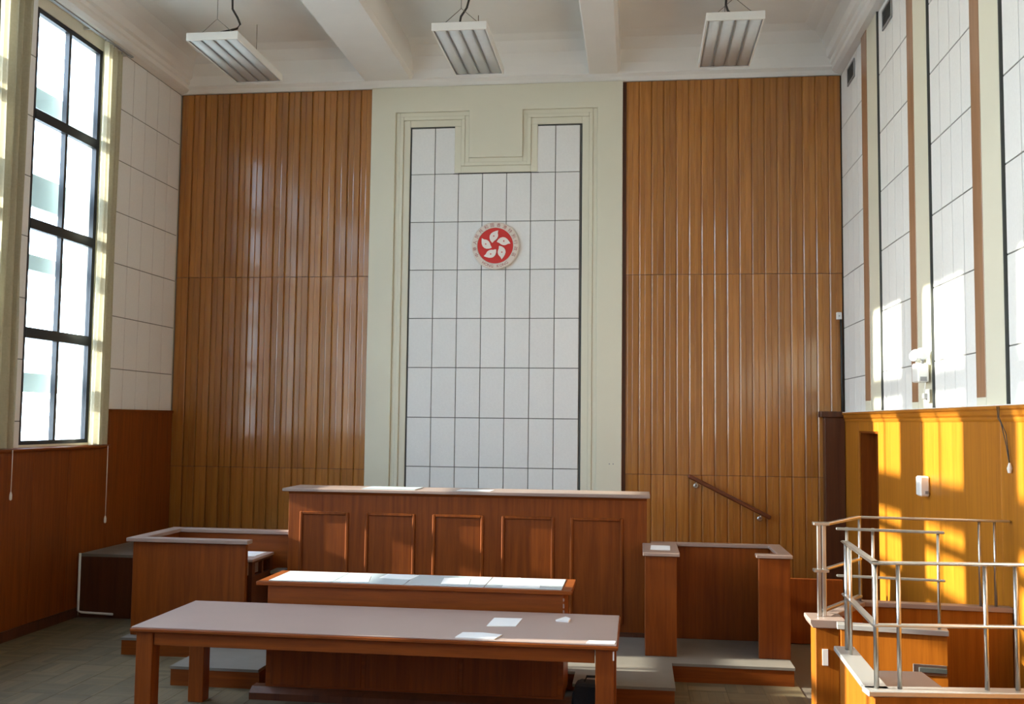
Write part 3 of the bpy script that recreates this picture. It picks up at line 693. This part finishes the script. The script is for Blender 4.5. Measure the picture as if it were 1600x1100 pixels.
# railing on the near and left walls
nl = [(1.083, 5.47), (1.052, 4.655), (xr, 4.815)]
tr = MB(); tr.bar((nl[0][0], nl[0][1], zr), (nl[1][0], nl[1][1]-0.02, zr), 0.042, 0.013); obj('top_rail', tr, 'steel', dk, 0.006)
tr = MB(); tr.bar((nl[1][0]-0.02, nl[1][1], zr), (nl[2][0], nl[2][1], zr), 0.042, 0.013); obj('top_rail', tr, 'steel', dk, 0.006)
tr = MB(); tr.bar((nl[0][0], nl[0][1], zm), (nl[1][0], nl[1][1], zm), 0.040, 0.012); obj('middle_rail', tr, 'steel', dk, 0.005)
tr = MB(); tr.bar((nl[1][0]-0.015, nl[1][1], zm), (nl[2][0], nl[2][1], zm), 0.036, 0.013); obj('middle_rail', tr, 'steel', dk, 0.005)
def on(p, q, t): return (p[0]+(q[0]-p[0])*t, p[1]+(q[1]-p[1])*t)
for x, y, r in ((*on(nl[0], nl[1], 0.06), 0.0125), (*on(nl[0], nl[1], 0.20), 0.008), (1.052, 4.66, 0.011), (*on(nl[1], nl[2], 0.075), 0.010), (*on(nl[1], nl[2], 0.36), 0.010), (*on(nl[1], nl[2], 0.46), 0.010), (*on(nl[1], nl[2], 0.85), 0.010)):
    rail('baluster', [(x, y, zc_), (x, y, zr)], r)
# railing on the far walls
fl = [(1.115, 6.32), (1.465, 6.92), (xr, 6.855)]
obj('square_post', MB().box(1.088, 1.112, 6.31, 6.335, zc_, zr), 'steel', dk, 0.003)
obj('square_post', MB().box(1.117, 1.141, 6.31, 6.335, zc_, zr), 'steel', dk, 0.003)
obj('post_bracket', MB().box(1.065, 1.16, 6.29, 6.35, zr, zr+0.018), 'steel', dk, 0.003)
obj('post_bracket', MB().box(1.065, 1.155, 6.29, 6.35, zm-0.009, zm+0.009), 'steel', dk, 0.003)
for zz, hh in ((zr, 0.016), (zm, 0.014), (zc_+0.03, 0.018)):
    tr = MB(); tr.bar((1.12, 6.33, zz), (fl[1][0], fl[1][1], zz), 0.035, hh); obj('far_rail', tr, 'steel', dk, 0.004)
for zz, hh in ((zr, 0.015),):
    tr = MB(); tr.bar((fl[1][0]-0.01, fl[1][1], zz), (fl[2][0], fl[2][1], zz), 0.035, hh); obj('far_rail', tr, 'steel', dk, 0.004)
for x, y in (on(fl[1], fl[2], 0.0), on(fl[1], fl[2], 0.80), on(fl[1], fl[2], 0.90)):
    rail('baluster', [(x, y, zc_), (x, y, zr)], 0.009)
# open gate swung inwards
g0, g1 = (1.185, 6.13), (1.755, 6.04)
gate = slab('gate', g0, g1, 0.04, ZF+0.18, zc_-0.03, 'dock', dk)
for zz, hh, w in ((zr, 0.015, 0.03), (zm, 0.013, 0.026), ):
    tr = MB(); tr.bar((g0[0]-0.02, g0[1], zz), (g1[0]-0.005, g1[1], zz), w, hh); o = obj('gate_rail', tr, 'steel', gate, 0.004)
o = slab('gate_cap', (g0[0]-0.02, g0[1]+0.003), (g1[0]+0.005, g1[1]), 0.085, zc_-0.03, zc_, 'grey_metal', gate)
for t in (0.07, 0.32, 0.93):
    x, y = on(g0, g1, t); rail('gate_baluster', [(x, y, zc_), (x, y, zr+0.01)], 0.009, gate)
x, y = on(g0, g1, 0.72); x2, y2 = on(g0, g1, 0.98)
tr = MB(); tr.bar((x, y-0.03, -1.385), (x2, y2-0.03, -1.385), 0.02, 0.028); obj('bolt', tr, 'dark_trim', gate, 0.003)
tr = MB(); tr.bar((x-0.03, y-0.024, -1.385), (x2, y2-0.024, -1.385), 0.008, 0.06); obj('bolt_plate', tr, 'steel', gate, 0.002)

# ------------------------------------------------------------------ wall fittings
hr = thing('wall_handrail', 'dark wooden handrail sloping down the planked wall on the right', 'handrail', (1.08, YB-0.06, -0.86))
hp, hq = Vector((0.605, YB-0.085, -0.625)), Vector((1.555, YB-0.085, -1.10))
obj('rail', MB().bar(hp, hq, 0.045, 0.05), 'rail_wood', hr, 0.012)
for t in (0.10, 0.88):
    c = hp.lerp(hq, t)
    b = obj('bracket', MB().tube([(c.x, c.y, c.z-0.025), (c.x, c.y, c.z-0.065), (c.x, YB-0.02, c.z-0.075)], 0.009, 8), 'steel', hr)
    obj('bracket_plate', MB().lathe([(0.03, 0), (0.03, -0.006), (0.022, -0.01)], (c.x, YB+0.006, c.z-0.075), 'Y', 14), 'steel', b)

def louvre(name, ya, yb, za, zb, lab):
    v = thing(name, lab, 'vent', (XR-0.002, (ya+yb)/2, (za+zb)/2), 'wall vents')
    obj('backing', MB().box(XR-0.002, XR+0.001, ya+0.02, yb-0.02, za+0.02, zb-0.02), 'louvre', v)
    f = MB(); t = 0.022
    f.box(XR-0.014, XR-0.001, ya, ya+t, za, zb); f.box(XR-0.014, XR-0.001, yb-t, yb, za, zb); f.box(XR-0.014, XR-0.001, ya+t, yb-t, za, za+t); f.box(XR-0.014, XR-0.001, ya+t, yb-t, zb-t, zb)
    obj('frame', f, 'grey_plastic', v)
    n = 7
    for i in range(n):
        z = za+t+(zb-za-2*t)*(i+0.5)/n
        obj('slat', MB().prism([(XR-0.012, z-0.012), (XR-0.010, z-0.014), (XR-0.002, z+0.010), (XR-0.004, z+0.012)], 'Y', ya+t, yb-t), 'louvre', v)
louvre('wall_vent', 11.36, 11.72, 3.90, 4.11, 'dark louvred vent at the top of the farthest right wall bay')
louvre('wall_vent', 9.70, 10.06, 3.90, 4.11, 'dark louvred vent at the top of the second right wall bay')

el = thing('emergency_light', 'pale emergency light with two round heads on a right wall pilaster', 'lamp', (XR-0.03, 8.72, 0.45))
ex = XR-0.032
obj('housing', MB().box(ex-0.09, ex, 8.58, 8.76, 0.355, 0.515), 'white_plastic', el, 0.01)
obj('test_panel', MB().box(ex-0.07, ex-0.02, 8.575, 8.581, 0.365, 0.40), 'grey_plastic', el)
for yy, ang in ((8.76, -0.5), (8.57, 0.5)):
    h = obj('lamp_head', MB().lathe([(0.02, -0.05), (0.038, -0.045), (0.052, -0.01), (0.054, 0.012), (0.048, 0.02), (0.0, 0.024)], el.location, 'Y', 18), 'lens', el)
    h.location = Vector((ex-0.06, yy, 0.585)) - el.location; h.rotation_euler = (0.25, 0, math.pi-0.45+ang)
    obj('swivel', MB().tube([(ex-0.05, yy+0.02 if yy < 8.7 else 8.74, 0.51), (ex-0.055, yy, 0.57)], 0.012, 6), 'grey_plastic', el)
so = thing('wall_socket', 'small white socket with plug below the emergency light', 'socket', (XR-0.03, 8.62, 0.24))
obj('plate', MB().box(ex-0.012, ex, 8.57, 8.68, 0.19, 0.30), 'white_plastic', so, 0.003)
pg = obj('plug', MB().box(ex-0.045, ex-0.012, 8.59, 8.65, 0.215, 0.265), 'grey_plastic', so, 0.006)
obj('flex', MB().tube([(ex-0.03, 8.62, 0.265), (ex-0.03, 8.60, 0.31), (ex-0.025, 8.60, 0.365)], 0.005, 6), 'white_plastic', pg)

dp = thing('wall_dispenser', 'small white box fixed to the right dado', 'dispenser', (XR-0.02, 8.72, -0.50))
obj('case', MB().box(XR-0.10, XR-0.021, 8.65, 8.78, -0.585, -0.42), 'white_plastic', dp, 0.012)
obj('indicator', MB().box(XR-0.06, XR-0.035, 8.645, 8.652, -0.565, -0.54), 'grey_plastic', dp)

hc = tag(obj('looped_lead', MB().tube([(XR-0.068, 6.93, 0.13), (XR-0.068, 6.915, 0.05), (XR-0.055, 6.90, 0.02), (XR-0.04, 6.86, -0.12), (XR-0.035, 6.835, -0.22), (XR-0.035, 6.82, -0.24), (XR-0.035, 6.87, -0.05), (XR-0.066, 6.905, 0.06), (XR-0.066, 6.90, 0.13)], 0.003, 6), 'cable', None, base=(XR-0.07, 6.92, 0.13)), 'looped dark lead hanging from the right dado ledge', 'cable')
hk = obj('cord_end', MB().lathe([(0.012, -0.3), (0.018, -0.27), (0.006, -0.235)], (XR-0.035, 6.82, 0), 'Z', 10), 'white_plastic', hc)

jx = thing('junction_box', 'small white junction box in the far right corner of planked wall', 'box', (2.36, YB, 1.28))
obj('case', MB().box(2.335, 2.395, YB-0.035, YB+0.006, 1.235, 1.32), 'white_plastic', jx, 0.005)
obj('cover_screw', MB().lathe([(0.008, 0), (0.008, -0.003)], (2.365, YB-0.035, 1.275), 'Y', 10), 'grey_plastic', jx)
obj('cable', MB().tube([(2.385, YB-0.02, 1.235), (2.39, YB-0.02, 0.9), (2.388, YB-0.02, 0.5), (2.39, YB-0.02, 0.15)], 0.014, 8), 'cable', jx)
tag(obj('wall_outlet', MB().box(-0.345, -0.26, Yc-0.003, Yc+0.002, -0.52, -0.49), 'cream', None, 0.0, (-0.3, Yc, -0.5)), 'tiny twin outlet plate on the cream surround above the bench right end', 'socket')
for xx in (-0.325, -0.28):
    obj('outlet_hole', MB().lathe([(0.008, 0), (0.008, -0.004)], (xx, Yc-0.003, -0.505), 'Y', 10), 'grey_plastic', bpy.data.objects['wall_outlet'])

cn = tag(obj('wall_conduit', MB().tube([(XL+0.06, 10.05, -1.45), (XL+0.06, 10.05, -2.05), (XL+0.10, 10.05, -2.065), (-5.45, 10.05, -2.075)], 0.013, 8), 'white_plastic', None, base=(XL+0.06, 10.05, -1.7)), 'white conduit bent around the lower left corner of the dais front', 'conduit')

# curtains, tracks and pull cords on the two visible windows, plus one added
def curtain(y0, y1, z0, z1, lab, folds, amp, seed):
    t = thing('curtain', lab, 'curtain', (XL+0.10, (y0+y1)/2, z0), 'window curtains')
    r = random.Random(seed); mb = MB(); nu = folds*10; nv = 14
    ph = [r.uniform(-0.6, 0.6) for _ in range(folds+1)]
    vs = []
    for v in range(nv+1):
        z = z1 + (z0-z1)*v/nv; gather = 1 - 0.10*math.sin(math.pi*v/nv)
        for u in range(nu+1):
            s = u/nu; a = s*folds*2*math.pi + 0.25*math.sin(v*0.7+ph[int(s*folds)])
            vs.append((XL+0.10 + amp*(0.8+0.3*math.sin(3.1*s+seed))*math.sin(a), (y0+y1)/2 + (s-0.5)*(y1-y0)*gather + 0.012*math.sin(a*0.5+v*0.3), z))
    fs = [(v*(nu+1)+u, v*(nu+1)+u+1, (v+1)*(nu+1)+u+1, (v+1)*(nu+1)+u) for v in range(nv) for u in range(nu)]
    mb.add(vs, fs, True); obj('cloth', mb, 'curtain', t)
    for i in range(folds+1):
        yy = y0+0.02+(y1-y0-0.04)*i/folds
        obj('hook', MB().tube([(XL+0.10, yy, z1-0.01), (XL+0.10, yy, z1+0.035)], 0.004, 6), 'grey_plastic', t)
    return t
curtain(10.06, 10.45, -0.31, 4.10, 'narrow gathered cream curtain at the far side of the nearest visible window', 4, 0.035, 1)
curtain(8.26, 8.76, -0.31, 4.10, 'wide gathered cream curtain at the left edge of the photo', 5, 0.04, 5)
curtain(6.16, 6.90, -0.31, 4.10, 'cream curtain added out of view at the third window to block sun', 7, 0.04, 8)  # unseen, added to keep sunlight off the long table
for y0, y1, lab in ((8.98, 10.66, 'grey curtain track above the visible window'), (7.2, 8.86, 'grey curtain track above the left curtain')):
    t = thing('curtain_track', lab, 'curtain track', (XL+0.1, (y0+y1)/2, 4.15))
    obj('track', MB().box(XL+0.085, XL+0.115, y0, y1, 4.132, 4.150), 'grey_plastic', t)
    for yy in (y0+0.05, (y0+y1)/2, y1-0.05): obj('bracket', MB().box(XL-0.004, XL+0.085, yy-0.012, yy+0.012, 4.138, 4.158), 'grey_metal', t)
for y, z0, lab in ((10.50, -1.12, 'thin pull cord with pale weight hanging by the far curtain'), (8.79, -0.74, 'thin pull cord hanging below the left curtain')):
    c = tag(obj('pull_cord', MB().tube([(XL+0.075, y, -0.33), (XL+0.075, y, z0)], 0.004, 6), 'white_plastic', None, base=(XL+0.075, y, -0.33)), lab, 'cord')
    obj('cord_weight', MB().lathe([(0.006, z0+0.02), (0.013, z0-0.01), (0.013, z0-0.05), (0.004, z0-0.06)], (XL+0.075, y, 0), 'Z', 10), 'white_plastic', c)

# ------------------------------------------------------------------ hanging fluorescent lights
def light_fixture(cx, cy, lab):
    w, l, z0, z1 = 0.575, 1.35, 4.0, 4.085
    t = thing('hanging_light', lab, 'ceiling light', (cx, cy, z1), 'hanging fluorescent lights')
    x0, x1, y0, y1 = cx-w/2, cx+w/2, cy-l/2, cy+l/2
    m = MB(); e = 0.018
    m.box(x0, x1, y0, y0+e, z0, z1); m.box(x0, x1, y1-e, y1, z0, z1); m.box(x0, x0+e, y0+e, y1-e, z0, z1); m.box(x1-e, x1, y0+e, y1-e, z0, z1)
    m.box(x0+e, x1-e, y0+e, y1-e, z1-0.01, z1)
    obj('housing', m, 'white_enamel', t, 0.003)
    iw = (w-2*e)/4
    for i in range(4):
        a = x0+e+i*iw
        n = 6; pts = [(a+0.006+(iw-0.012)*j/n, z0+0.004+0.010*(1-math.sin(math.pi*j/n))) for j in range(n+1)] + [(a+iw-0.006, z0+0.026), (a+0.006, z0+0.026)]
        obj('diffuser', MB().prism(pts, 'Y', y0+e+0.006, y1-e-0.006, True), 'diffuser', t)
    r = MB()
    for i in range(5): r.box(x0+e+i*iw-0.005, x0+e+i*iw+0.005, y0+e, y1-e, z0+0.004, z0+0.03)
    r.box(x0+e, x1-e, y0+e, y0+e+0.006, z0+0.004, z0+0.03).box(x0+e, x1-e, y1-e-0.006, y1-e, z0+0.004, z0+0.03)
    obj('louvre_frame', r, 'grey_plastic', t)
    for yy in (y0+0.12, y1-0.12):
        obj('suspension_wire', MB().tube([(x0+0.07, yy, z1), (cx, yy, z1+0.19), (x1-0.07, yy, z1)], 0.004, 5).tube([(cx, yy, z1+0.19), (cx, yy, ZC)], 0.004, 5), 'wire', t)
    return t
L1 = light_fixture(-4.49, 10.555, 'hanging fluorescent light nearest the left window wall, above the planked wall')
L2 = light_fixture(-1.825, 10.54, 'hanging fluorescent light in the middle, above the cream niche')
L3 = light_fixture(0.965, 10.55, 'hanging fluorescent light near the right wall')
L4 = light_fixture(-4.49, 7.66, 'hanging fluorescent light cut off by the top edge at left')
def cable(parent, pts): obj('power_cable', MB().tube(pts, 0.012, 8), 'cable', parent)
zt_ = 4.085
cable(L1, [(-4.49, 10.02, zt_), (-4.45, 10.02, zt_+0.05), (-4.36, 10.02, zt_+0.065), (-4.27, 10.02, zt_+0.085), (-4.24, 10.02, zt_+0.13), (-4.27, 10.02, zt_+0.2), (-4.33, 10.02, zt_+0.3), (-4.34, 10.02, ZC)])
cable(L2, [(-1.80, 10.0, zt_), (-1.84, 10.0, zt_+0.05), (-1.83, 10.0, zt_+0.11), (-1.77, 10.0, zt_+0.2), (-1.73, 10.0, zt_+0.35), (-1.74, 10.0, ZC)])
cable(L3, [(0.96, 10.0, zt_), (0.90, 10.0, zt_+0.06), (0.88, 10.0, zt_+0.12), (0.89, 10.0, zt_+0.3), (0.88, 10.0, ZC)])
cable(L4, [(-4.49, 7.2, zt_), (-4.42, 7.2, zt_+0.2), (-4.45, 7.2, ZC)])
# small ceiling rose near the right edge of the ceiling
for cx, cy, lab in ((1.75, 10.0, 'small dark ceiling fitting between the right light and the right wall'),):
    tag(obj('ceiling_fitting', MB().lathe([(0.05, ZC), (0.05, ZC-0.02), (0.03, ZC-0.035)], (cx, cy, 0), 'Z', 16), 'grey_plastic', None, base=(cx, cy, ZC)), lab, 'fitting')

# ------------------------------------------------------------------ lift everything so the floor is z = 0
for o in list(S.objects):
    if o.parent is None: o.location.z += H
bpy.context.view_layer.update()
